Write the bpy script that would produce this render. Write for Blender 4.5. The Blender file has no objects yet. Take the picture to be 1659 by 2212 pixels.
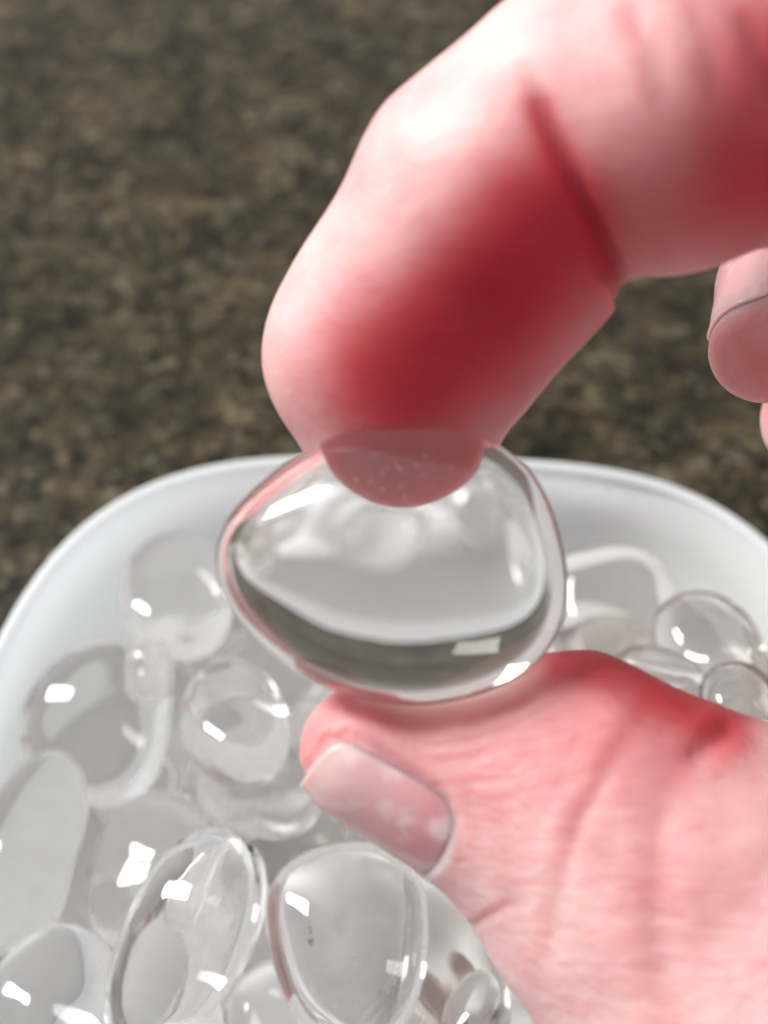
import bpy, bmesh, math, random
import numpy as np
from mathutils import Vector, Matrix, noise
from mathutils.bvhtree import BVHTree

S = 0.01                      # all modelling below is in centimetres, scaled to metres here
scene = bpy.context.scene
COL = scene.collection

# ------------------------------------------------------------------ camera
PITCH = math.radians(52)
CAM = np.array([0.0, 0.0, 19.6])
FW = np.array([0, math.cos(PITCH), -math.sin(PITCH)])
RT = np.array([1.0, 0, 0])
UP = np.array([0, math.sin(PITCH), math.cos(PITCH)])
FPX, CX, CY = 2631.0, 829.5, 1106.0
cd = bpy.data.cameras.new('camera')
cam = bpy.data.objects.new('camera', cd); COL.objects.link(cam)
cam.location = Vector(CAM * S)
cam.rotation_euler = (math.radians(90) - PITCH, 0, 0)
cd.sensor_fit = 'HORIZONTAL'; cd.sensor_width = 36
cd.lens = 18 * FPX / CX
cd.clip_start = 0.005; cd.clip_end = 50
cd.dof.use_dof = True
cd.dof.focus_distance = 0.125
cd.dof.aperture_fstop = 21
cd.dof.aperture_blades = 0
scene.camera = cam

# ------------------------------------------------------------------ light
scene.view_settings.view_transform = 'Standard'
scene.view_settings.look = 'None'
scene.view_settings.exposure = 0.05
w = bpy.data.worlds.new('World'); scene.world = w; w.use_nodes = True
nt = w.node_tree; nt.nodes.clear()
out = nt.nodes.new('ShaderNodeOutputWorld'); bg = nt.nodes.new('ShaderNodeBackground')
bg.inputs['Color'].default_value = (1.0, 0.99, 0.97, 1); bg.inputs['Strength'].default_value = 0.60
nt.links.new(bg.outputs[0], out.inputs[0])

def area(name, loc, target, sx, sy, power, col):
    ld = bpy.data.lights.new(name, 'AREA'); ld.shape = 'RECTANGLE'
    ld.size = sx; ld.size_y = sy; ld.energy = power; ld.color = col
    o = bpy.data.objects.new(name, ld); COL.objects.link(o)
    o.location = loc
    d = Vector(target) - Vector(loc)
    o.rotation_euler = d.to_track_quat('-Z', 'Y').to_euler()
    return o
# daylight from the room's window, up on the left
area('window_light', (-1.12, 0.56, 1.28), (0, 0.08, 0.08), 0.25, 0.85, 46, (1.0, 0.985, 0.96))

scene.cycles.max_bounces = 16
scene.cycles.transmission_bounces = 14
scene.cycles.glossy_bounces = 8
scene.cycles.diffuse_bounces = 8
scene.cycles.sample_clamp_indirect = 8
scene.cycles.use_denoising = True

# ------------------------------------------------------------------ helpers
def c2w(p):                    # camera-space cm (x right, y up, z depth) -> world cm
    p = np.asarray(p, float)
    return CAM + p[..., 0:1] * RT + p[..., 1:2] * UP + p[..., 2:3] * FW
def cp(x, y, z):               # a direction measured in the photograph at depth z -> camera-space cm
    return np.array([(x - CX) / FPX * z, -(y - CY) / FPX * z, z])
def at_height(x, y, h):        # a direction measured in the photograph met with the plane z = h
    d = FW + (x - CX) / FPX * RT - (y - CY) / FPX * UP
    t = (h - CAM[2]) / d[2]
    return CAM + t * d, t
def tag(o, label=None, cat=None, group=None, kind=None):
    if label: o['label'] = label
    if cat: o['category'] = cat
    if group: o['group'] = group
    if kind: o['kind'] = kind
    return o
def mesh_obj(name, verts, faces, mat, parent=None, loc=None, smooth=True):
    """verts in world cm"""
    v = np.asarray(verts, float)
    o_ = np.zeros(3) if loc is None else np.asarray(loc, float)
    me = bpy.data.meshes.new(name)
    me.from_pydata(((v - o_) * S).tolist(), [], faces)
    me.update()
    if smooth: me.shade_smooth()
    if mat: me.materials.append(mat)
    o = bpy.data.objects.new(name, me); COL.objects.link(o)
    if parent is not None:
        o.parent = parent
        o.location = Vector(o_ * S) - parent.location
    else:
        o.location = Vector(o_ * S)
    return o
def empty(name, loc):
    o = bpy.data.objects.new(name, None); COL.objects.link(o)
    o.location = Vector(np.asarray(loc, float) * S); o.empty_display_size = 0.01
    return o

def sstep(a, b, x):
    x = np.clip((x - a) / (b - a), 0, 1); return x * x * (3 - 2 * x)

# ------------------------------------------------------------------ materials
class NT:
    def __init__(s, name):
        s.m = bpy.data.materials.new(name); s.m.use_nodes = True
        s.t = s.m.node_tree; s.t.nodes.clear()
        s.out = s.n('ShaderNodeOutputMaterial')
    def n(s, typ, **kw):
        nd = s.t.nodes.new(typ)
        for k, v in kw.items():
            if k.startswith('_'): setattr(nd, k[1:], v)
            else: nd.inputs[k.replace('__', ' ')].default_value = v
        return nd
    def l(s, a, b): s.t.links.new(a, b)
def ramp(N, stops, interp='LINEAR'):
    r = N.n('ShaderNodeValToRGB'); cr = r.color_ramp; cr.interpolation = interp
    while len(cr.elements) < len(stops): cr.elements.new(0.5)
    for e, (p, c) in zip(cr.elements, stops):
        e.position = p; e.color = (*c, 1) if len(c) == 3 else c
    return r

def mat_granite():
    N = NT('polished_granite')
    tc = N.n('ShaderNodeTexCoord')
    nz = N.n('ShaderNodeTexNoise', Scale=160, Detail=3); N.l(tc.outputs['Object'], nz.inputs['Vector'])
    ad = N.n('ShaderNodeVectorMath', _operation='SCALE'); ad.inputs['Scale'].default_value = 0.0022
    N.l(nz.outputs['Color'], ad.inputs[0])
    a2 = N.n('ShaderNodeVectorMath', _operation='ADD'); N.l(tc.outputs['Object'], a2.inputs[0]); N.l(ad.outputs[0], a2.inputs[1])
    def cells(scale, stops):
        v = N.n('ShaderNodeTexVoronoi', Scale=scale); N.l(a2.outputs[0], v.inputs['Vector'])
        sp = N.n('ShaderNodeSeparateColor'); N.l(v.outputs['Color'], sp.inputs[0])
        r = ramp(N, stops, 'CONSTANT'); N.l(sp.outputs[0], r.inputs[0])
        return r, sp
    big, sb = cells(250, [(0, (.010, .009, .007)), (.22, (.035, .027, .017)), (.42, (.075, .058, .036)), (.62, (.055, .048, .034)), (.80, (.12, .098, .062)), (.93, (.17, .155, .12))])
    sml, ss = cells(600, [(0, (.007, .007, .006)), (.30, (.050, .040, .025)), (.55, (.095, .076, .048)), (.80, (.045, .042, .035)), (.93, (.20, .18, .14))])
    mx = N.n('ShaderNodeMix', _data_type='RGBA'); mx.inputs[0].default_value = .60
    N.l(big.outputs[0], mx.inputs[6]); N.l(sml.outputs[0], mx.inputs[7])
    ln = N.n('ShaderNodeTexNoise', Scale=45, Detail=3); N.l(tc.outputs['Object'], ln.inputs['Vector'])
    lr = ramp(N, [(.3, (.28, .273, .235)), (.7, (.98, .94, .80))]); N.l(ln.outputs[0], lr.inputs[0])
    mu = N.n('ShaderNodeMix', _data_type='RGBA', _blend_type='MULTIPLY'); mu.inputs[0].default_value = 1
    N.l(mx.outputs[2], mu.inputs[6]); N.l(lr.outputs[0], mu.inputs[7])
    p = N.n('ShaderNodeBsdfPrincipled', Roughness=.35)
    p.inputs['Specular IOR Level'].default_value = .2; N.l(mu.outputs[2], p.inputs['Base Color'])
    bn = N.n('ShaderNodeTexNoise', Scale=900, Detail=2); N.l(tc.outputs['Object'], bn.inputs['Vector'])
    bp = N.n('ShaderNodeBump', Strength=.05, Distance=.0003); N.l(bn.outputs[0], bp.inputs['Height']); N.l(bp.outputs[0], p.inputs['Normal'])
    N.l(p.outputs[0], N.out.inputs[0]); return N.m

def mat_tub(name, trans):
    N = NT(name)
    tc = N.n('ShaderNodeTexCoord')
    nz = N.n('ShaderNodeTexNoise', Scale=60, Detail=4); N.l(tc.outputs['Object'], nz.inputs['Vector'])
    r = ramp(N, [(.3, (.89, .90, .905)), (.7, (.92, .93, .935))]); N.l(nz.outputs[0], r.inputs[0])
    p = N.n('ShaderNodeBsdfPrincipled', Roughness=.5); N.l(r.outputs[0], p.inputs['Base Color'])
    p.inputs['Specular IOR Level'].default_value = .35
    rn = N.n('ShaderNodeTexNoise', Scale=500, Detail=3); N.l(tc.outputs['Object'], rn.inputs['Vector'])
    bp = N.n('ShaderNodeBump', Strength=.12, Distance=.0004); N.l(rn.outputs[0], bp.inputs['Height']); N.l(bp.outputs[0], p.inputs['Normal'])
    tl = N.n('ShaderNodeBsdfTranslucent'); tl.inputs['Color'].default_value = (.93, .95, .97, 1)
    mx = N.n('ShaderNodeMixShader'); mx.inputs[0].default_value = trans
    N.l(p.outputs[0], mx.inputs[1]); N.l(tl.outputs[0], mx.inputs[2])
    N.l(mx.outputs[0], N.out.inputs[0]); return N.m

def mat_quartz(name, tint=(1, 1, 1), rough=.0, milk=0.0, scale=120, bump=.0):
    N = NT(name)
    tc = N.n('ShaderNodeTexCoord')
    g = N.n('ShaderNodeBsdfGlass', IOR=1.545, Roughness=rough)
    g.inputs['Color'].default_value = (*tint, 1)
    if bump:
        nz = N.n('ShaderNodeTexNoise', Scale=scale, Detail=3); N.l(tc.outputs['Object'], nz.inputs['Vector'])
        bp = N.n('ShaderNodeBump', Strength=bump, Distance=.0006); N.l(nz.outputs[0], bp.inputs['Height']); N.l(bp.outputs[0], g.inputs['Normal'])
    last = g
    if milk:
        tr = N.n('ShaderNodeBsdfTranslucent'); tr.inputs['Color'].default_value = (.90, .90, .89, 1)
        df = N.n('ShaderNodeBsdfDiffuse'); df.inputs['Color'].default_value = (.80, .80, .79, 1)
        m1 = N.n('ShaderNodeMixShader'); m1.inputs[0].default_value = .4
        N.l(tr.outputs[0], m1.inputs[1]); N.l(df.outputs[0], m1.inputs[2])
        n2 = N.n('ShaderNodeTexNoise', Scale=scale * 1.2, Detail=5, Roughness=.6); N.l(tc.outputs['Object'], n2.inputs['Vector'])
        mr = N.n('ShaderNodeMapRange'); mr.inputs['From Min'].default_value = .35; mr.inputs['From Max'].default_value = .75
        mr.inputs['To Min'].default_value = milk * .35; mr.inputs['To Max'].default_value = milk * 1.8
        N.l(n2.outputs[0], mr.inputs[0])
        m2 = N.n('ShaderNodeMixShader'); N.l(mr.outputs[0], m2.inputs[0]); N.l(g.outputs[0], m2.inputs[1]); N.l(m1.outputs[0], m2.inputs[2])
        last = m2
    N.l(last.outputs[0], N.out.inputs[0]); return N.m

def mat_flat(name, col, rough=.6, alpha=1.0):
    N = NT(name)
    tc = N.n('ShaderNodeTexCoord')
    nz = N.n('ShaderNodeTexNoise', Scale=1500, Detail=2); N.l(tc.outputs['Object'], nz.inputs['Vector'])
    r = ramp(N, [(.3, tuple(c * .8 for c in col)), (.7, col)]); N.l(nz.outputs[0], r.inputs[0])
    p = N.n('ShaderNodeBsdfPrincipled', Roughness=rough, Alpha=alpha); N.l(r.outputs[0], p.inputs['Base Color'])
    N.l(p.outputs[0], N.out.inputs[0]); return N.m

def mat_skin():
    N = NT('skin')
    tc = N.n('ShaderNodeTexCoord')
    at = N.n('ShaderNodeAttribute', _attribute_name='flush_shade')
    sp = N.n('ShaderNodeSeparateColor'); N.l(at.outputs['Color'], sp.inputs[0])
    nz = N.n('ShaderNodeTexNoise', Scale=110, Detail=5, Roughness=.6); N.l(tc.outputs['Object'], nz.inputs['Vector'])
    r = ramp(N, [(.32, (.61, .31, .32)), (.52, (.695, .415, .415)), (.72, (.75, .51, .50))]); N.l(nz.outputs[0], r.inputs[0])
    fl = N.n('ShaderNodeMix', _data_type='RGBA'); fl.inputs[7].default_value = (.42, .004, .020, 1)  # dark red for pads and folds, and for the painted shade
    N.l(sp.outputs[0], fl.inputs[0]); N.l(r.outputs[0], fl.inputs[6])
    pa = N.n('ShaderNodeMix', _data_type='RGBA'); pa.inputs[7].default_value = (.84, .68, .64, 1)  # pale for pressed skin and the painted lit strip
    N.l(sp.outputs[1], pa.inputs[0]); N.l(fl.outputs[2], pa.inputs[6])
    p = N.n('ShaderNodeBsdfPrincipled', Roughness=.46)
    p.inputs['Specular IOR Level'].default_value = .28
    p.inputs['Subsurface Weight'].default_value = 1.0
    p.inputs['Subsurface Radius'].default_value = (1.0, .16, .10)
    p.inputs['Subsurface Scale'].default_value = .0075
    N.l(pa.outputs[2], p.inputs['Base Color'])
    # fine skin lines: long thin cells running across the thumb, plus pores
    mp = N.n('ShaderNodeMapping'); mp.inputs['Rotation'].default_value = (0, 0, .35); mp.inputs['Scale'].default_value = (130, 700, 620)
    N.l(tc.outputs['Object'], mp.inputs['Vector'])
    ln = N.n('ShaderNodeTexNoise', Scale=1.0, Detail=4, Roughness=.55, Distortion=.7); N.l(mp.outputs[0], ln.inputs['Vector'])
    vr = N.n('ShaderNodeTexVoronoi', Scale=1500); N.l(tc.outputs['Object'], vr.inputs['Vector'])
    b1 = N.n('ShaderNodeBump', Strength=.55, Distance=.0006); N.l(sp.outputs[2], b1.inputs['Strength']); N.l(ln.outputs[0], b1.inputs['Height'])
    b2 = N.n('ShaderNodeBump', Strength=.25, Distance=.00012); N.l(vr.outputs[0], b2.inputs['Height']); N.l(b1.outputs[0], b2.inputs['Normal'])
    N.l(b2.outputs[0], p.inputs['Normal'])
    N.l(p.outputs[0], N.out.inputs[0]); return N.m

def mat_nail():
    N = NT('nail')
    tc = N.n('ShaderNodeTexCoord')
    at = N.n('ShaderNodeAttribute', _attribute_name='bed')
    sp = N.n('ShaderNodeSeparateColor'); N.l(at.outputs['Color'], sp.inputs[0])
    r = ramp(N, [(0, (.74, .50, .48)), (.14, (.70, .41, .41)), (.5, (.66, .345, .355)), (.85, (.57, .25, .27)), (1, (.60, .32, .33))]); N.l(sp.outputs[0], r.inputs[0])
    p = N.n('ShaderNodeBsdfPrincipled', Roughness=.22); mn = N.n('ShaderNodeTexNoise', Scale=330, Detail=3); N.l(tc.outputs['Object'], mn.inputs['Vector'])
    mr = ramp(N, [(.55, (0, 0, 0)), (.75, (.5, .5, .5))]); N.l(mn.outputs[0], mr.inputs[0])
    mm = N.n('ShaderNodeMix', _data_type='RGBA'); mm.inputs[7].default_value = (.82, .66, .66, 1)
    N.l(mr.outputs[0], mm.inputs[0]); N.l(r.outputs[0], mm.inputs[6]); N.l(mm.outputs[2], p.inputs['Base Color'])
    p.inputs['Subsurface Weight'].default_value = .8
    p.inputs['Subsurface Radius'].default_value = (1.0, .3, .2)
    p.inputs['Subsurface Scale'].default_value = .002
    nz = N.n('ShaderNodeTexNoise', Scale=700, Detail=3); N.l(tc.outputs['Object'], nz.inputs['Vector'])
    b1 = N.n('ShaderNodeBump', Strength=.3, Distance=.00015); N.l(nz.outputs[0], b1.inputs['Height']); N.l(b1.outputs[0], p.inputs['Normal'])
    N.l(p.outputs[0], N.out.inputs[0]); return N.m

M_GRANITE = mat_granite(); M_TUB = mat_tub('milky_plastic', .62); M_BASE = mat_tub('milky_plastic_thick', .10); M_SKIN = mat_skin(); M_NAIL = mat_nail()
Q_CLEAR = mat_quartz('clear_quartz', bump=.16, scale=130)
Q_HELD = mat_quartz('clear_quartz_polished', (1, .995, .99), .0, .010, 160, .04)
Q_SOFT = mat_quartz('clear_quartz_worn', (.995, .99, .985), .02, .07, 110, .22)
Q_MILKY = mat_quartz('milky_quartz', (.99, .985, .98), .06, .30, 110, .25)
Q_GREY_SHADE = mat_quartz('grey_shade_quartz', (.90, .885, .87), .03, .10, 100, .22)  # greyer quartz; its dark tint paints the hand's shade on right-hand stones
M_VEIL = mat_tub('white_inclusion', .55); M_RUST = mat_flat('rusty_inclusion', (.35, .20, .05))
M_SCRATCH = mat_flat('hairline_fracture', (.16, .16, .16))

# ------------------------------------------------------------------ setting: countertop
def countertop():
    x0, x1, y0, y1, t = -110, 110, -60, 150, 3.0
    bm = bmesh.new()
    bmesh.ops.create_cube(bm, size=1)
    for v in bm.verts:
        v.co = Vector(((x0 + x1) / 2 + v.co.x * (x1 - x0), (y0 + y1) / 2 + v.co.y * (y1 - y0), -t / 2 + v.co.z * t)) * S
    bmesh.ops.bevel(bm, geom=[e for e in bm.edges], offset=.004, segments=3, affect='EDGES')
    me = bpy.data.meshes.new('countertop'); bm.to_mesh(me); bm.free(); me.materials.append(M_GRANITE)
    o = bpy.data.objects.new('countertop', me); COL.objects.link(o); o['kind'] = 'structure'
countertop()

# ------------------------------------------------------------------ the tub
TC = np.array([0.44, 4.9])
def rim_pt(a, grow, z):
    n = 3.5; A, B = 6.92 + grow, 8.95 + grow
    c, s = math.cos(a), math.sin(a)
    r = (abs(c / A) ** n + abs(s / B) ** n) ** (-1 / n)
    x, y = r * c, r * s
    t = math.radians(-1.6); x, y = x * math.cos(t) - y * math.sin(t), x * math.sin(t) + y * math.cos(t)
    return [TC[0] + x, TC[1] + y, z]
def loft(profile, N=160, cap_start=False, cap_end=False, closed=False):
    v, f = [], []
    for g, z in profile:
        for i in range(N): v.append(rim_pt(2 * math.pi * i / N, g, z))
    m = len(profile)
    for j in range(m if closed else m - 1):
        k = (j + 1) % m
        for i in range(N):
            i2 = (i + 1) % N
            f.append((j * N + i, j * N + i2, k * N + i2, k * N + i))
    if cap_start: f.append(tuple(range(N))[::-1])
    if cap_end: f.append(tuple((m - 1) * N + i for i in range(N)))
    return v, f
tub = empty('storage_tub', (TC[0], TC[1], 0.05))
tag(tub, 'milky white plastic tub with rounded corners, full of clear tumbled stones', 'tub')
prof = [(-.90, .24), (-.80, .40), (-.55, 1.3), (-.30, 2.5), (-.13, 3.52),
        (-.25, 3.52), (-.44, 2.5), (-.70, 1.4), (-.98, .72)]
v, f = loft(prof)
mesh_obj('body', v, f, M_TUB, tub, (TC[0], TC[1], 0.05))
v, f = loft([(-5.9, .05), (-1.35, .05), (-1.05, .06), (-.90, .16), (-.895, .235), (-.982, .715), (-1.25, .40), (-1.7, .25), (-3, .20), (-5.9, .19)], cap_start=True, cap_end=True)
mesh_obj('base', v, f, M_BASE, tub, (TC[0], TC[1], 0.05))
rp = []
for k in range(14):                                       # rolled lip sitting round the top of the wall
    a = 2 * math.pi * k / 14
    rp.append((-.19 + .085 * math.cos(a), 3.555 + .055 * math.sin(a)))
v, f = loft(rp, closed=True)
mesh_obj('rim', v, f, M_TUB, tub, (TC[0], TC[1], 0.05))

# ------------------------------------------------------------------ stones
def ico(level):
    bm = bmesh.new(); bmesh.ops.create_icosphere(bm, subdivisions=level, radius=1)
    v = np.array([x.co[:] for x in bm.verts]); f = [tuple(q.index for q in p.verts) for p in bm.faces]
    bm.free(); return v, f
ICO5 = ico(5); ICO6 = ico(6); ICO0 = ico(1)

def lowfreq(d, rng, amp):
    out = np.zeros(len(d))
    for k in range(6):
        w_ = rng.normal(size=3) * (1.0 + .55 * k / 2); ph = rng.uniform(0, 6.28)
        out += np.sin(d @ w_ + ph) / (1 + .5 * k)
    return out * amp
def pebble(a, b, c, p=2.3, pear=0.0, seed=1, amp=.04, ice=ICO5, flat=0.0):
    rng = np.random.default_rng(seed)
    d, f = ice
    r = (np.abs(d[:, 0] / a) ** p + np.abs(d[:, 1] / b) ** p + np.abs(d[:, 2] / c) ** p) ** (-1 / p)
    v = d * r[:, None]
    v[:, 0] *= 1 + pear * v[:, 1] / b
    v *= (1 + lowfreq(d, rng, amp))[:, None]
    return v, f
def rot(ax, a):
    return np.array(Matrix.Rotation(a, 3, ax))

GROUP = 'clear tumbled quartz stones in the tub'
def inclusion(parent, loc, R, spread, n, size, mat, rng, name='inclusion', elong=1.0):
    vs, fs = [], []
    bv, bf = ICO0
    for k in range(n):
        c = np.clip(rng.normal(size=3), -1.25, 1.25) * np.array(spread) * .5
        s = size * rng.uniform(.35, 1.3)
        A = np.linalg.qr(rng.normal(size=(3, 3)))[0]
        vv = (bv * np.array([s, s * .5, s * .12]) * np.array([elong, 1, 1])) @ A.T + c
        base = sum(len(x) for x in vs)
        vs.append(vv); fs += [tuple(i + base for i in t) for t in bf]
    v = np.vstack(vs) @ R.T + loc
    o = mesh_obj(name, v, fs, mat, parent, loc)
    o['kind'] = 'stuff'
    return o

stones = []
def stone(px, py, h, w_, l_, ang, thick, mat, label, pear=0, p=2.3, seed=1, amp=.055, tilt=(0, 0), veil=None, roll=0):
    """px,py: where its middle stands in the view; h: height of its middle above the counter; w_,l_ across/along at that distance; ang: turn on the table"""
    c, t = at_height(px, py, h)
    a = w_ / 2 * t / FPX; b = l_ / 2 * t / FPX / .86
    v, f = pebble(a, b, thick / 2, p, pear, seed, amp)
    R = rot('Z', math.radians(ang)) @ rot('X', math.radians(tilt[0])) @ rot('Y', math.radians(tilt[1]))
    o = mesh_obj('tumbled_quartz', v @ R.T + c, f, mat, None, c)
    tag(o, label, 'stone', GROUP)
    if veil:
        rng = np.random.default_rng(seed + 77)
        for kind, off, spread, n, size in veil:
            inclusion(o, c + R @ (np.array(off) * np.array([a, b, thick / 2])), R, spread, n, size, M_RUST if kind == 'rust' else M_VEIL, rng)
    stones.append((c, max(a, b)))
    return o

P = 1.0
STONES = [
 # px,  py,   h,  w,  l,  ang, thick, mat, label
 (385, 1290, 2.88, 225, 285, 8, 1.14, Q_SOFT, 'hazy oval stone lying alone near the far left corner of the tub', dict(seed=3, tilt=(-6, 4))),
 (212, 1555, 2.48, 307, 304, -25, 1.22, Q_SOFT, 'large round clear stone against the left wall of the tub', dict(seed=5, pear=-.12, tilt=(8, 6))),
 (322, 1450, 3.39, 106, 119, 10, 0.68, Q_MILKY, 'small pale bead-like stone leaning on the large round one by the left wall', dict(seed=6)),
 (48, 1850, 3.08, 245, 418, -8, 1.37, Q_SOFT, 'tall smooth pale stone cut off by the left edge of the picture', dict(seed=8, amp=.06, tilt=(0, 8))),
 (335, 1875, 2.41, 307, 318, -12, 1.22, Q_SOFT, 'broad rounded clear stone behind the sharp elongated one', dict(seed=9, tilt=(4, -4))),
 (402, 2040, 4.1, 280, 430, -24, 1.29, Q_CLEAR, 'sharp elongated clear stone leaning to the right at the front left', dict(seed=11, amp=.025, tilt=(14, -10))),
 (752, 2040, 4.56, 340, 375, 6, 1.22, Q_SOFT, 'pear-shaped clear stone with a rusty fleck below the thumbnail', dict(seed=12, pear=.20, amp=.03, tilt=(8, 4), veil=[('rust', (-.45, .05, .45), (.03, .16, .05), 9, .035), ('w', (.1, -.3, .2), (1.2, 1.2, .4), 90, .016), ('w', (.3, -.5, .2), (.8, .7, .3), 90, .024), ('w', (-.1, .1, .1), (1.0, .8, .4), 40, .014)])),
 (105, 2165, 3.42, 317, 285, -35, 1.22, Q_CLEAR, 'clear stone in the front left corner with a bright window reflection', dict(seed=14, amp=.03, tilt=(0, -8))),
 (505, 1560, 4.24, 206, 285, 20, 1.14, Q_SOFT, 'clear stone just left of the thumb tip, below the held stone', dict(seed=16, tilt=(-10, 12))),
 (560, 1690, 3.04, 288, 200, -15, 1.06, Q_MILKY, 'cloudy stone left of the thumb with a dark notch at its left end', dict(seed=17, tilt=(5, 9))),
 (590, 1440, 1.65, 269, 200, 30, 0.99, Q_SOFT, 'clear stone half hidden behind the lower left of the held stone', dict(seed=18)),
 (640, 1850, 0.8, 259, 314, 15, 1.06, Q_GREY_SHADE, 'greyish shaded stone between the thumbnail and the pear-shaped stone', dict(seed=19)),
 (955, 2085, 3.52, 250, 380, 18, 1.14, Q_GREY_SHADE, 'greyish stone tucked behind the right side of the pear-shaped stone', dict(seed=21, tilt=(0, 12))),
 (1015, 2200, 4.32, 115, 180, -22, 0.68, Q_CLEAR, 'small curved clear chip right of the pear-shaped stone', dict(seed=22, p=2.0)),
 (1085, 2050, 1.95, 230, 285, -10, 1.06, Q_SOFT, 'clear stone partly hidden under the edge of the thumb base', dict(seed=23)),
 (1330, 1330, 2.91, 290, 260, 15, 1.22, Q_GREY_SHADE, 'faceted grey stone right of the held stone, near the far wall', dict(seed=25, p=3.2, amp=.05, tilt=(10, -12))),
 (1545, 1430, 4.35, 225, 270, 22, 1.14, Q_GREY_SHADE, 'shaded clear stone beside the far right wall of the tub', dict(seed=26, tilt=(0, -14))),
 (1600, 1560, 5.6, 175, 230, 0, 1.06, Q_GREY_SHADE, 'clear stone at the right edge of the picture above the palm', dict(seed=28)),
 (1420, 1510, 4.89, 221, 180, -25, 1.06, Q_GREY_SHADE, 'grey stone lying just above the red upper edge of the thumb', dict(seed=29, tilt=(8, 8))),
 (1250, 1470, 0.79, 211, 209, 12, 1.06, Q_SOFT, 'clear stone right below the held stone, behind the thumb', dict(seed=30)),
 (620, 2240, 2.21, 250, 285, 30, 1.06, Q_SOFT, 'clear stone low between the elongated and the pear-shaped stones', dict(seed=31)),
 (900, 1640, 0.89, 250, 247, 12, 1.14, Q_SOFT, 'clear stone hidden behind the thumb, seen through the gaps', dict(seed=33)),
 (1100, 1780, 1.67, 288, 285, 40, 1.14, Q_SOFT, 'clear stone under the middle of the thumb', dict(seed=34)),
 (250, 2420, 2.3, 317, 314, 0, 1.14, Q_SOFT, 'clear stone below the frame under the elongated stone', dict(seed=36)),
 (900, 1350, 1.34, 250, 228, 0, 0.99, Q_SOFT, 'clear stone on the tub floor behind the held stone', dict(seed=37)),
 (1130, 2330, 2.55, 317, 285, 15, 1.14, Q_SOFT, 'clear stone below the frame under the palm', dict(seed=38)),
 (1380, 1750, 2.4, 307, 304, -15, 1.14, Q_SOFT, 'clear stone in the shade beneath the palm', dict(seed=39)),
 (465, 1765, 1.59, 176, 167, 10, 0.95, Q_SOFT, 'low clear stone in the gap left of the thumb tip, beside the broad rounded stone', dict(seed=50, amp=.05)),
 (290, 1700, 1.0, 176, 149, -20, 0.90, Q_SOFT, 'small clear stone on the tub floor between the two round stones on the left', dict(seed=51, amp=.05)),
 (560, 2020, 1.56, 184, 202, 15, 0.99, Q_GREY_SHADE, 'greyish stone deep in the gap between the elongated and the pear-shaped stones', dict(seed=52, amp=.05)),
 (470, 1400, 0.99, 167, 167, 0, 0.90, Q_SOFT, 'low clear stone just below the hazy oval one in the far left', dict(seed=53, amp=.05)),
 (250, 2010, 1.19, 184, 176, 0, 0.99, Q_SOFT, 'clear stone wedged below the broad rounded one on the left', dict(seed=55, amp=.05)),
 (1340, 1440, 1.7, 176, 158, 5, 0.90, Q_GREY_SHADE, 'small grey stone low in the cluster above the thumb', dict(seed=58, amp=.05)),
 (1250, 1950, 0.83, 228, 211, 20, 0.99, Q_SOFT, 'clear stone under the base of the thumb', dict(seed=63, amp=.05)),
 (1550, 1850, 1.41, 228, 211, -20, 0.99, Q_SOFT, 'clear stone in shadow under the heel of the hand', dict(seed=64, amp=.05)),
 (1400, 2150, 1.6, 246, 228, 10, 0.99, Q_SOFT, 'clear stone below the wrist side of the palm', dict(seed=65, amp=.05)),
]
for s_ in STONES:
    stone(*s_[:9], **s_[9])
# a broken flat chip at the very bottom
c, t = at_height(360, 2198, 4.98)
cv = []
out2 = [(-1.0, -.55), (-.62, -.05), (-.2, .02), (.25, .10), (.72, .33), (.78, .12), (.86, -.6), (-.2, -.9)]
for z in (-.09, .09):
    for x, y in out2: cv.append([c[0] + x * .85, c[1] + y * .8 - .15, c[2] + z + y * .12])
n_ = len(out2)
cf = [tuple(range(n_))[::-1], tuple(range(n_, 2 * n_))] + [(i, (i + 1) % n_, (i + 1) % n_ + n_, i + n_) for i in range(n_)]
chip = mesh_obj('quartz_chip', cv, cf, Q_MILKY, None, c, smooth=False)
tag(chip, 'thin broken white quartz chip lying on the front end of the elongated stone', 'chip')

# ------------------------------------------------------------------ the held stone
HC = np.array(cp(845, 1230, 10.45))
OUTL = [(463, 1225), (470, 1170), (508, 1100), (590, 1022), (665, 968), (760, 938), (880, 929), (1000, 936), (1085, 962), (1150, 1022),
        (1196, 1112), (1220, 1210), (1226, 1290), (1206, 1370), (1160, 1430), (1080, 1482), (990, 1512), (900, 1523), (800, 1511), (700, 1480), (600, 1420), (520, 1338), (480, 1275)]
HB, HFR = .62, .82
def held_shape():
    pts = np.array([cp(x, y, 10.45) - HC for x, y in OUTL])
    an = np.arctan2(pts[:, 1], pts[:, 0]); rr = np.hypot(pts[:, 0], pts[:, 1])
    o = np.argsort(an); an, rr = an[o], rr[o]
    g = np.linspace(-math.pi, math.pi, 256, endpoint=False)
    R = np.interp(g, np.r_[an - 2 * math.pi, an, an + 2 * math.pi], np.r_[rr, rr, rr])
    F = np.fft.rfft(R); F[9:] = 0; R = np.fft.irfft(F, 256)
    d, f = ICO6
    th = np.arctan2(d[:, 1], d[:, 0])
    Rt = np.interp(th, np.r_[g, math.pi], np.r_[R, R[0]])
    s = np.hypot(d[:, 0], d[:, 1])
    blend = s ** 1.5
    Rm = 1.30 * (1 - blend) + Rt * blend
    v = np.stack([np.cos(th) * s * Rm, np.sin(th) * s * Rm, d[:, 2] * np.where(d[:, 2] > 0, HB, HFR) * (1 + .04 * d[:, 0])], 1)
    return v, f
hv, hf = held_shape()
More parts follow.
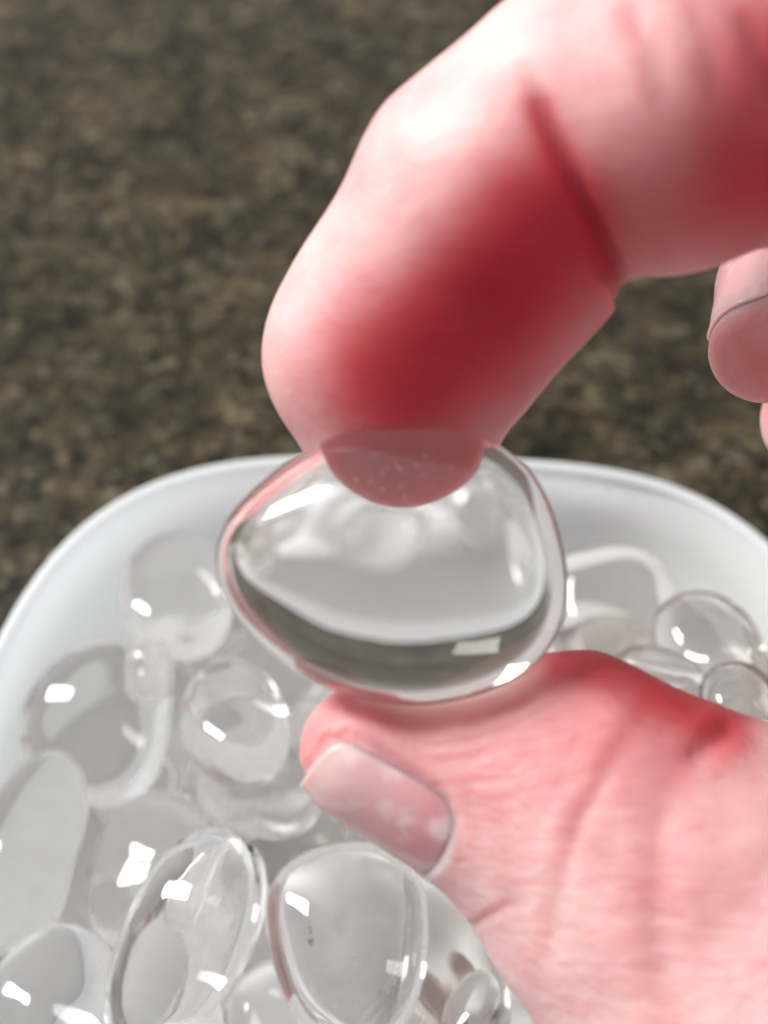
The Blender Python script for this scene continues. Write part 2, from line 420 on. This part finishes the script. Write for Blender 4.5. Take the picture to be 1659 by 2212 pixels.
hv[:, 2] += .06 * np.sin(hv[:, 0] * 1.3 + 1) * np.abs(hv[:, 2])
HW = c2w(hv + HC); hcw = c2w(HC)
held = mesh_obj('tumbled_quartz', HW, [t_[::-1] for t_ in hf],   # the view frame is left-handed: turn the faces outward
                Q_HELD, None, hcw)
tag(held, 'large polished clear quartz egg held between the index finger and the thumb', 'stone')
rng = np.random.default_rng(4)
CAMR = np.stack([RT, UP, FW], 1)
inclusion(held, hcw + CAMR @ np.array([.10, .66, -.28]), CAMR, (.6, .42, .16), 60, .010, M_VEIL, rng, elong=2.2)
# hairline scratch
sv, sf = [], []
for (x0, y0, x1, y1) in [(992, 1168, 1002, 1180), (1002, 1182, 1020, 1196), (975, 1183, 978, 1188)]:
    a_ = cp(x0, y0, 9.75) ; b_ = cp(x1, y1, 9.75); d_ = (b_ - a_) / np.linalg.norm(b_ - a_); q_ = np.array([-d_[1], d_[0], 0]) * .004
    k = len(sv)
    for z in (0, .004):
        sv += [a_ + q_ + [0, 0, z], a_ - q_ + [0, 0, z], b_ - q_ * .3 + [0, 0, z], b_ + q_ * .3 + [0, 0, z]]
    sf += [(k, k + 1, k + 2, k + 3), (k + 4, k + 5, k + 6, k + 7), (k, k + 1, k + 5, k + 4), (k + 2, k + 3, k + 7, k + 6)]
o = mesh_obj('fracture', c2w(np.array(sv)), sf, M_SCRATCH, held, hcw); o['kind'] = 'stuff'

# ------------------------------------------------------------------ the hand: signed distance field in camera-space cm
def sph(x, y, z, r): return (cp(x, y, z), r * z / FPX)
CH = {   # chains of tapered segments
 'index_tip': [sph(836, 760, 11.2, 268), sph(1078, 435, 10.5, 311), sph(1245, 252, 10.2, 286)],
 'index_pulp': [sph(862, 935, 11.30, 200), sph(850, 780, 11.3, 240)],
 'index_pad': [sph(905, 830, 11.25, 205), sph(1108, 582, 10.7, 205)],
 'index_belly': [sph(1455, 362, 10.0, 231), sph(1640, 250, 10.3, 240)],
 'index_mid': [sph(1400, 238, 10.0, 338), sph(1900, 130, 10.7, 345)],
 'index_prox': [sph(1900, 130, 10.7, 340), sph(2750, 760, 12.3, 420)],
 'thumb_nail': [sph(786, 1640, 10.72, 132), sph(985, 1757, 10.72, 138)],
 'thumb_pulp': [sph(805, 1622, 10.95, 150), sph(1000, 1655, 11.0, 200), sph(1200, 1715, 11.0, 297)],
 'thumb_prox': [sph(1200, 1735, 11.0, 300), sph(1420, 1905, 10.95, 375), sph(1760, 2260, 10.9, 560)],
 'thumb_top': [sph(1240, 1735, 11.1, 305), sph(1490, 1822, 11.2, 292)],
 'thumb_base': [sph(1760, 2260, 10.9, 560), sph(2500, 2300, 11.6, 520)],
 'thenar': [sph(1790, 1880, 11.1, 322), sph(2500, 1850, 12.2, 520)],
 'mid_tip': [sph(1662, 742, 12.4, 130), sph(1705, 620, 13.1, 150), sph(1860, 520, 13.6, 175)],
 'mid_mid': [sph(1860, 520, 13.6, 180), sph(2300, 480, 13.2, 200)],
 'mid_prox': [sph(2300, 480, 13.2, 205), sph(2900, 980, 13.3, 330)],
 'ring_tip': [sph(1775, 905, 14.2, 128), sph(1860, 700, 14.0, 150), sph(2000, 640, 14.1, 160)],
 'ring_mid': [sph(2000, 640, 14.1, 165), sph(2400, 680, 14.4, 175)],
 'ring_prox': [sph(2400, 680, 14.4, 180), sph(2850, 1150, 14.4, 280)],
 'pinky_tip': [sph(1960, 1080, 15.6, 105), sph(2040, 900, 15.5, 120), sph(2150, 860, 15.5, 130)],
 'pinky_mid': [sph(2150, 860, 15.5, 130), sph(2450, 920, 15.6, 140)],
 'pinky_prox': [sph(2450, 920, 15.6, 145), sph(2780, 1350, 15.4, 230)],
 'palm': [sph(2850, 950, 12.8, 430), sph(2900, 1900, 12.8, 560)],
 'palm_heel': [sph(2720, 1300, 14.6, 330), sph(2850, 1900, 13.8, 430)],
 'palm_thumb': [sph(2500, 2200, 11.8, 500), sph(3000, 1950, 12.8, 520)],
 'wrist': [sph(3000, 1900, 12.9, 520), sph(4100, 2300, 13.6, 470), sph(5000, 2620, 14.4, 520)],
}
STEP = .048
allp = np.array([p_ for c_ in CH.values() for p_, r_ in c_]); allr = np.array([r_ for c_ in CH.values() for p_, r_ in c_])
lo = (allp - allr[:, None]).min(0) - .35; hi = (allp + allr[:, None]).max(0) + .35
dims = np.ceil((hi - lo) / STEP).astype(int)
gx, gy, gz = [np.arange(d) * STEP + l for d, l in zip(dims, lo)]
D = np.full(dims, 3.0, np.float32)
def seg(sl, a, ra, b, rb):
    X = gx[sl[0]][:, None, None].astype(np.float32); Y = gy[sl[1]][None, :, None].astype(np.float32); Z = gz[sl[2]][None, None, :].astype(np.float32)
    ba = b - a; L = float(ba @ ba) or 1e-9
    h = np.clip(((X - a[0]) * ba[0] + (Y - a[1]) * ba[1] + (Z - a[2]) * ba[2]) / L, 0, 1)
    return np.sqrt((X - a[0] - h * ba[0]) ** 2 + (Y - a[1] - h * ba[1]) ** 2 + (Z - a[2] - h * ba[2]) ** 2) - (ra + (rb - ra) * h)
def add(chain, k):
    for (a, ra), (b, rb) in zip(chain[:-1], chain[1:]):
        m = max(ra, rb) + k + .3
        l0 = np.minimum(a, b) - m; h0 = np.maximum(a, b) + m
        i0 = np.clip(((l0 - lo) / STEP).astype(int), 0, dims); i1 = np.clip(((h0 - lo) / STEP).astype(int) + 1, 0, dims)
        sl = tuple(slice(p_, q_) for p_, q_ in zip(i0, i1))
        n2 = seg(sl, a, ra, b, rb)
        o_ = D[sl]
        hh = np.clip(.5 + .5 * (o_ - n2) / k, 0, 1)
        D[sl] = o_ + (n2 - o_) * hh - k * hh * (1 - hh)
for nm, k in [('index_tip', .15), ('index_pad', .35), ('index_pulp', .25), ('index_prox', .1), ('index_mid', .10), ('index_belly', .12),
              ('palm', .5), ('palm_heel', .6), ('mid_prox', .15), ('mid_mid', .2), ('mid_tip', .2), ('ring_prox', .12), ('ring_mid', .15), ('ring_tip', .15),
              ('pinky_prox', .12), ('pinky_mid', .12), ('pinky_tip', .12), ('palm_thumb', .6), ('wrist', .8),
              ('thumb_base', .5), ('thenar', .3), ('thumb_prox', .35), ('thumb_top', .22), ('thumb_pulp', .35), ('thumb_nail', .22)]:
    add(CH[nm], k)

def surface_nets(D):
    nx, ny, nz_ = D.shape
    ins = D < 0
    s = [slice(0, -1), slice(1, None)]
    cnt = np.zeros((nx - 1, ny - 1, nz_ - 1), np.int8)
    for i in (0, 1):
        for j in (0, 1):
            for k in (0, 1): cnt += ins[s[i], s[j], s[k]]
    act = (cnt > 0) & (cnt < 8)
    idx = np.full(act.shape, -1, np.int64); A = np.argwhere(act); idx[act] = np.arange(len(A))
    acc = np.zeros((len(A), 3)); num = np.zeros(len(A))
    cor = [(i, j, k) for i in (0, 1) for j in (0, 1) for k in (0, 1)]
    for a in cor:
        for ax in range(3):
            if a[ax] == 0:
                b = list(a); b[ax] = 1
                va = D[A[:, 0] + a[0], A[:, 1] + a[1], A[:, 2] + a[2]]; vb = D[A[:, 0] + b[0], A[:, 1] + b[1], A[:, 2] + b[2]]
                m = (va < 0) != (vb < 0)
                t = np.where(m, va / np.where(m, va - vb, 1), 0)
                p_ = np.tile(np.array(a, float), (len(A), 1)); p_[:, ax] += t
                acc[m] += p_[m]; num[m] += 1
    V = A + acc / num[:, None]
    Fs = []
    for ax in range(3):
        o1, o2 = [(1, 2), (2, 0), (0, 1)][ax]
        sa = [slice(None)] * 3; sb = [slice(None)] * 3; sa[ax] = slice(0, -1); sb[ax] = slice(1, None)
        ch = ins[tuple(sa)] != ins[tuple(sb)]
        E = np.argwhere(ch); E = E[(E[:, o1] > 0) & (E[:, o2] > 0) & (E[:, o1] < D.shape[o1] - 1) & (E[:, o2] < D.shape[o2] - 1)]
        flip = ins[E[:, 0], E[:, 1], E[:, 2]]
        def g(d1, d2):
            q = E.copy(); q[:, o1] -= d1; q[:, o2] -= d2
            return idx[q[:, 0], q[:, 1], q[:, 2]]
        q = np.stack([g(1, 1), g(0, 1), g(0, 0), g(1, 0)], 1)
        q[~flip] = q[~flip][:, ::-1]
        Fs.append(q)
    return V, np.vstack(Fs)
SV, SF = surface_nets(D)
SV = lo + SV * STEP
del D
def edges_of(F):
    e = np.vstack([F[:, [0, 1]], F[:, [1, 2]], F[:, [2, 3]], F[:, [3, 0]]]); return np.unique(np.sort(e, 1), axis=0)
EDG = edges_of(SF); NV = len(SV)
DEG = np.bincount(EDG.ravel(), minlength=NV)[:, None]
def lap(V, f):
    a = np.zeros_like(V)
    for k in range(V.shape[1]):
        a[:, k] = np.bincount(EDG[:, 0], V[EDG[:, 1], k], NV) + np.bincount(EDG[:, 1], V[EDG[:, 0], k], NV)
    return V + f * (a / DEG - V)
def normals(V):
    n = np.zeros_like(V); c_ = np.cross(V[SF[:, 2]] - V[SF[:, 0]], V[SF[:, 3]] - V[SF[:, 1]])
    for k in range(4):
        for j in range(3): n[:, j] += np.bincount(SF[:, k], c_[:, j], NV)
    return n / (np.linalg.norm(n, axis=1)[:, None] + 1e-12)
for _ in range(4): SV = lap(SV, .55); SV = lap(SV, -.5)
NRM = normals(SV)
if np.mean(np.sum(NRM * (SV - SV.mean(0)), 1)) < 0:
    SF = SF[:, ::-1]; NRM = -NRM

def project(V): return np.stack([CX + V[:, 0] / V[:, 2] * FPX, CY - V[:, 1] / V[:, 2] * FPX], 1)
def polydist(Q, pts):
    best = np.full(len(Q), 1e9); tt = np.zeros(len(Q)); pts = np.array(pts, float); n = len(pts) - 1
    for i in range(n):
        a, b = pts[i], pts[i + 1]; ba = b - a
        h = np.clip(((Q - a) @ ba) / (ba @ ba), 0, 1)
        d = np.hypot(*(Q - a - h[:, None] * ba).T)
        m = d < best; best[m] = d[m]; tt[m] = (i + h[m]) / n
    return best, tt
# creases: lines on the side of the hand that faces the camera (x, y), half-width, depth in cm, taper
front = NRM[:, 2] < .15
PX = project(SV)
GRO = [
 ([(1130, 150), (1175, 260), (1245, 400), (1300, 520), (1335, 600), (1350, 660), (1370, 740)], 17, .055),
 ([(1255, 500), (1290, 580), (1330, 640), (1360, 700)], 9, .03),
 ([(690, 500), (790, 500), (900, 510)], 5, -.006),
 ([(1292, 1495), (1237, 1620), (1172, 1983)], 20, .0),
 ([(1400, 1520), (1310, 1650), (1240, 1790), (1195, 1960), (1170, 2060)], 22, .020),
 ([(1340, 1640), (1260, 1760), (1215, 1880)], 12, .010),
 ([(1450, 1660), (1420, 1800), (1408, 1950), (1425, 2230)], 34, .028),
 ([(1480, 1640), (1545, 1590), (1590, 1558)], 22, .06),
 ([(1005, 2010), (1060, 1975), (1110, 1950)], 10, .02),
 ([(1010, 1560), (1120, 1520), (1200, 1460)], 12, .014),
 ([(700, 1600), (745, 1585), (800, 1605), (880, 1660), (945, 1700), (975, 1760), (988, 1850)], 12, .028),
 ([(860, 1600), (980, 1610), (1100, 1570), (1230, 1500)], 7, .010),
 ([(880, 1640), (1000, 1650), (1150, 1600), (1280, 1560)], 7, .009),
 ([(920, 1690), (1010, 1690), (1130, 1670), (1220, 1640)], 7, .009),
 ([(980, 1740), (1080, 1730), (1200, 1690)], 8, .009),
 ([(1000, 1810), (1100, 1790), (1190, 1800)], 8, .007),
 ([(1350, 0), (1400, 120), (1430, 260)], 26, .03),
 ([(1480, 0), (1530, 100), (1560, 260)], 26, .03),
 ([(1600, 20), (1650, 140), (1700, 260)], 26, .03),
]
disp = np.zeros(NV)
for pts, wd, dep in GRO:
    if dep == 0: continue
    m = front & (PX[:, 0] < 2000)
    d, t = polydist(PX[m], pts)
    g = np.exp(-(d / wd) ** 2) * np.clip(np.sin(np.clip(t, .0, 1) * math.pi) * 1.6 + .15, 0, 1)
    g -= .35 * np.exp(-((d - 2.1 * wd) / wd) ** 2) * np.sin(t * math.pi)
    disp[np.where(m)[0]] -= dep * g
# soft unevenness of flesh
q = SV
un = (np.sin(q[:, 0] * 3.1 + 1.3 * np.sin(q[:, 1] * 2.2)) * np.sin(q[:, 1] * 2.7 + .8) + .6 * np.sin(q[:, 0] * 6.3 + q[:, 1] * 4.7 + 2 * np.sin(q[:, 2] * 3)))
SV = SV + NRM * (disp + .010 * un)[:, None]
# flesh pressed flat where it touches the stone
bv = BVHTree.FromPolygons([tuple(x) for x in (hv + HC)], hf)
near = np.where((np.abs(SV - HC) < np.array([1.9, 1.6, 1.4])).all(1))[0]
press = np.zeros(NV)
GAP = lambda q_: -.012 if q_[1] > HC[1] + .2 else .010      # the moist index pad wets the stone, the thumb does not
for i in near:
    p_ = Vector(SV[i]); loc, nr, _, dist = bv.find_nearest(p_)
    gap = GAP(p_)
    if (p_ - loc).dot(nr) < gap:
        SV[i] = np.array(loc + nr * gap); press[i] = 1
for _ in range(6):
    press = lap(press[:, None], .8)[:, 0]
for _ in range(2):
    S2 = lap(SV, .4); m = (press > .02) & (press < .9); SV[m] = S2[m]
for i in near:
    p_ = Vector(SV[i]); loc, nr, _, dist = bv.find_nearest(p_)
    gap = GAP(p_)
    if (p_ - loc).dot(nr) < gap: SV[i] = np.array(loc + nr * gap)
for _ in range(14): press = lap(press[:, None], .8)[:, 0]

# reddened pads and folds, painted finger shade; pale pressed rims, painted lit strip
def blob(c, r):
    return np.exp(-np.sum(((SV - c) / np.array(r)) ** 2, 1))
PX = project(SV); NRM = normals(SV)
flush_shade = np.zeros(NV)
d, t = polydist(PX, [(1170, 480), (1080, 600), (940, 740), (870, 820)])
flush_shade += 1.35 * np.exp(-(d / 142) ** 2.1) * (SV[:, 2] < 12.2) * (PX[:, 1] < 960)  # shade band down the index, painted into the red of its pad
d, t = polydist(PX, [(1160, 230), (1215, 385), (1305, 580)]); flush_shade += .6 * np.exp(-(d / 34) ** 2) * (SV[:, 2] < 11.5)
d, t = polydist(PX, [(1230, 620), (1080, 800)]); flush_shade += .30 * np.exp(-(d / 130) ** 2) * (SV[:, 2] < 12.2)
d, t = polydist(PX, [(1440, 470), (1700, 420)]); flush_shade += .38 * np.exp(-(d / 120) ** 2) * (PX[:, 1] < 600) * (SV[:, 2] < 12)  # painted shade on the underside of the middle phalanx
d, t = polydist(PX, [(1700, 120), (1640, 330)]); flush_shade += .75 * np.exp(-(d / 150) ** 2) * (PX[:, 1] < 600)
d, t = polydist(PX, [(1230, 1425), (1370, 1455), (1560, 1560)]); flush_shade += .7 * np.exp(-(d / 60) ** 2)
d, t = polydist(PX, [(640, 1610), (700, 1530), (900, 1540)]); flush_shade += .18 * np.exp(-(d / 60) ** 2)
d, t = polydist(PX, [(1000, 1600), (1500, 1600)]); flush_shade += .18 * np.exp(-(d / 130) ** 2)
d, t = polydist(PX, [(1660, 790), (1700, 860)]); flush_shade += .3 * np.exp(-(d / 60) ** 2)
for pts, wd, dep in GRO:
    if dep > .012:
        d, t = polydist(PX, pts); flush_shade += .09 * np.exp(-(d / (wd * 1.2)) ** 2) * (front)
flush_shade = .99 * (1 - np.exp(-2.6 * flush_shade))
top = sstep(HC[1], HC[1] + .3, SV[:, 1])
d, t = polydist(PX, [(1080, 150), (930, 360), (760, 560)])  # painted lit strip along the index's upper left side
pale = np.clip(press * 1.3, 0, .75) * (1 - .97 * top) + .12 * np.exp(-(d / 90) ** 2) * (SV[:, 2] < 12)
flush_shade = flush_shade * (1 - top * sstep(.2, .9, press)) + .56 * top * sstep(.2, .9, press)
hb = BVHTree.FromPolygons([tuple(x) for x in SV], SF.tolist())
NAILS = [('thumbnail', cp(786, 1640, 10.72), cp(985, 1757, 10.72), np.array([-.10, -.78, -.62]), math.radians(66), (-.40, 1.0), 'short thumbnail, pale at the free edge and purplish pink at the root'),
         ('fingernail', cp(1662, 742, 12.4), cp(1705, 620, 13.1), np.array([-.85, .45, -.3]), math.radians(50), (-.12, 1.1), 'short nail of the curled middle finger')]
for _, a_, b_, n_3, span_, vr_, _l in NAILS:
    ax = b_ - a_; L_ = np.linalg.norm(ax); ax = ax / L_
    n_3 = n_3 - ax * (n_3 @ ax); n_3 /= np.linalg.norm(n_3); s_3 = np.cross(ax, n_3)
    rel = SV - a_; tt = rel @ ax; rad = rel - tt[:, None] * ax; rl = np.linalg.norm(rad, axis=1) + 1e-9
    ph = np.arctan2(rad @ s_3, rad @ n_3); dr_ = rad / rl[:, None]
    rr_ = np.median(rl[(np.abs(tt - .3 * L_) < .2) & (rl < 1)])
    ok = (rl < 1.0) & (tt > (vr_[0] - .5) * L_) & (tt < (vr_[1] + .8) * L_) & (np.abs(ph) < 1.9)
    v1_ = vr_[1] * L_ - .3 * L_ * (1 - np.sqrt(np.clip(1 - np.clip(np.abs(ph) / span_, 0, 1) ** 2.6, 0, 1)))
    es = (np.abs(ph) - span_) * rr_                       # beyond the side edge, cm
    er = tt - v1_                                         # beyond the root
    ef = (vr_[0] - .05) * L_ - tt                         # beyond the free edge
    e = np.maximum(np.maximum(es, er), ef)
    inside = 1 - sstep(-.03, .05, e)
    ridge = np.exp(-((np.maximum(es, er) - .075) / .07) ** 2) * (ef < 0)
    SV += dr_ * ((-.055 * inside + .008 * ridge) * ok * (1 if _ == 'thumbnail' else .35))[:, None]
me_v = c2w(SV)
hand_at = c2w(cp(2600, 1600, 12.5))
hand = empty('hand', hand_at)
tag(hand, 'bare hand reaching in from the right, pinching a clear stone between index finger and thumb', 'hand')
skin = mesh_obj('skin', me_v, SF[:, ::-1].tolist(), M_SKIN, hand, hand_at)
ca = skin.data.color_attributes.new('flush_shade', 'FLOAT_COLOR', 'POINT')
buf = np.zeros((NV, 4), np.float32); buf[:, 0] = flush_shade; buf[:, 1] = pale; buf[:, 2] = .24 + .30 * sstep(930, 1120, PX[:, 0]) * sstep(1380, 1480, PX[:, 1]) + .2 * sstep(1400, 1480, PX[:, 1]); buf[:, 3] = 1
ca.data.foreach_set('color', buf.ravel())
print('hand verts', NV)

# ------------------------------------------------------------------ nails: shells wrapped on the finger
def nail(name, a, b, nrm, span, vr, nu=40, nv=40, lift=.006, tipround=.22, label=None, ends=.3):
    """a -> b: line inside the finger from the free edge to the root; nrm: which way the plate faces"""
    ax = (b - a); L = np.linalg.norm(ax); ax = ax / L
    n = nrm - ax * (nrm @ ax); n /= np.linalg.norm(n); s = np.cross(ax, n)
    V = np.zeros((nu + 1, nv + 1, 3)); T = np.zeros((nu + 1, nv + 1))
    for i in range(nu + 1):
        u = -1 + 2 * i / nu
        ph = u * span
        dr = n * math.cos(ph) + s * math.sin(ph)
        v0 = vr[0] + tipround * (1 - math.sqrt(max(0, 1 - abs(u) ** 3.2)))
        v1 = vr[1] - ends * (1 - math.sqrt(max(0, 1 - abs(u) ** 2.6)))
        for j in range(nv + 1):
            t = v0 + (v1 - v0) * j / nv
            o_ = a + ax * (L * t)
            hit = hb.ray_cast(Vector(o_), Vector(dr), 3)
            r = hit[3] if hit[0] is not None else .5
            V[i, j] = [r, t, ph]; T[i, j] = j / nv
    r = V[..., 0].copy()
    for _ in range(25):
        rp_ = np.pad(r, 1, mode='edge'); r = .5 * r + .125 * (rp_[2:, 1:-1] + rp_[:-2, 1:-1] + rp_[1:-1, 2:] + rp_[1:-1, :-2])
    P_ = np.zeros((2, nu + 1, nv + 1, 3))
    for i in range(nu + 1):
        for j in range(nv + 1):
            t, ph = V[i, j, 1], V[i, j, 2]
            dr = n * math.cos(ph) + s * math.sin(ph)
            u = -1 + 2 * i / nu; ej = j / nv
            sink = .030 * (abs(u) ** 6) + .030 * ej ** 8 - .012 * (1 - ej) ** 3
            o_ = a + ax * (L * t)
            P_[0, i, j] = o_ + dr * (r[i, j] + lift - sink)
            P_[1, i, j] = o_ + dr * (r[i, j] + lift - sink - .045)
    vs = P_.reshape(-1, 3); N1 = (nu + 1) * (nv + 1)
    id_ = lambda k, i, j: k * N1 + i * (nv + 1) + j
    fs = []
    for i in range(nu):
        for j in range(nv):
            fs.append((id_(0, i, j), id_(0, i + 1, j), id_(0, i + 1, j + 1), id_(0, i, j + 1)))
            fs.append((id_(1, i, j), id_(1, i, j + 1), id_(1, i + 1, j + 1), id_(1, i + 1, j)))
    for i in range(nu):
        fs.append((id_(0, i, 0), id_(1, i, 0), id_(1, i + 1, 0), id_(0, i + 1, 0)))
        fs.append((id_(0, i, nv), id_(0, i + 1, nv), id_(1, i + 1, nv), id_(1, i, nv)))
    for j in range(nv):
        fs.append((id_(0, 0, j), id_(0, 0, j + 1), id_(1, 0, j + 1), id_(1, 0, j)))
        fs.append((id_(0, nu, j), id_(1, nu, j), id_(1, nu, j + 1), id_(0, nu, j + 1)))
    o = mesh_obj(name, c2w(vs), fs, M_NAIL, hand, hand_at)
    c_ = o.data.color_attributes.new('bed', 'FLOAT_COLOR', 'POINT')
    bb = np.zeros((len(vs), 4), np.float32); bb[:, 0] = np.tile(T.ravel(), 2); bb[:, 3] = 1
    c_.data.foreach_set('color', bb.ravel())
    if label: o['label'] = label
    return o
for nm_, a_, b_, n_3, span_, vr_, lb_ in NAILS:
    nail(nm_, a_, b_, n_3, span_, vr_, label=lb_)
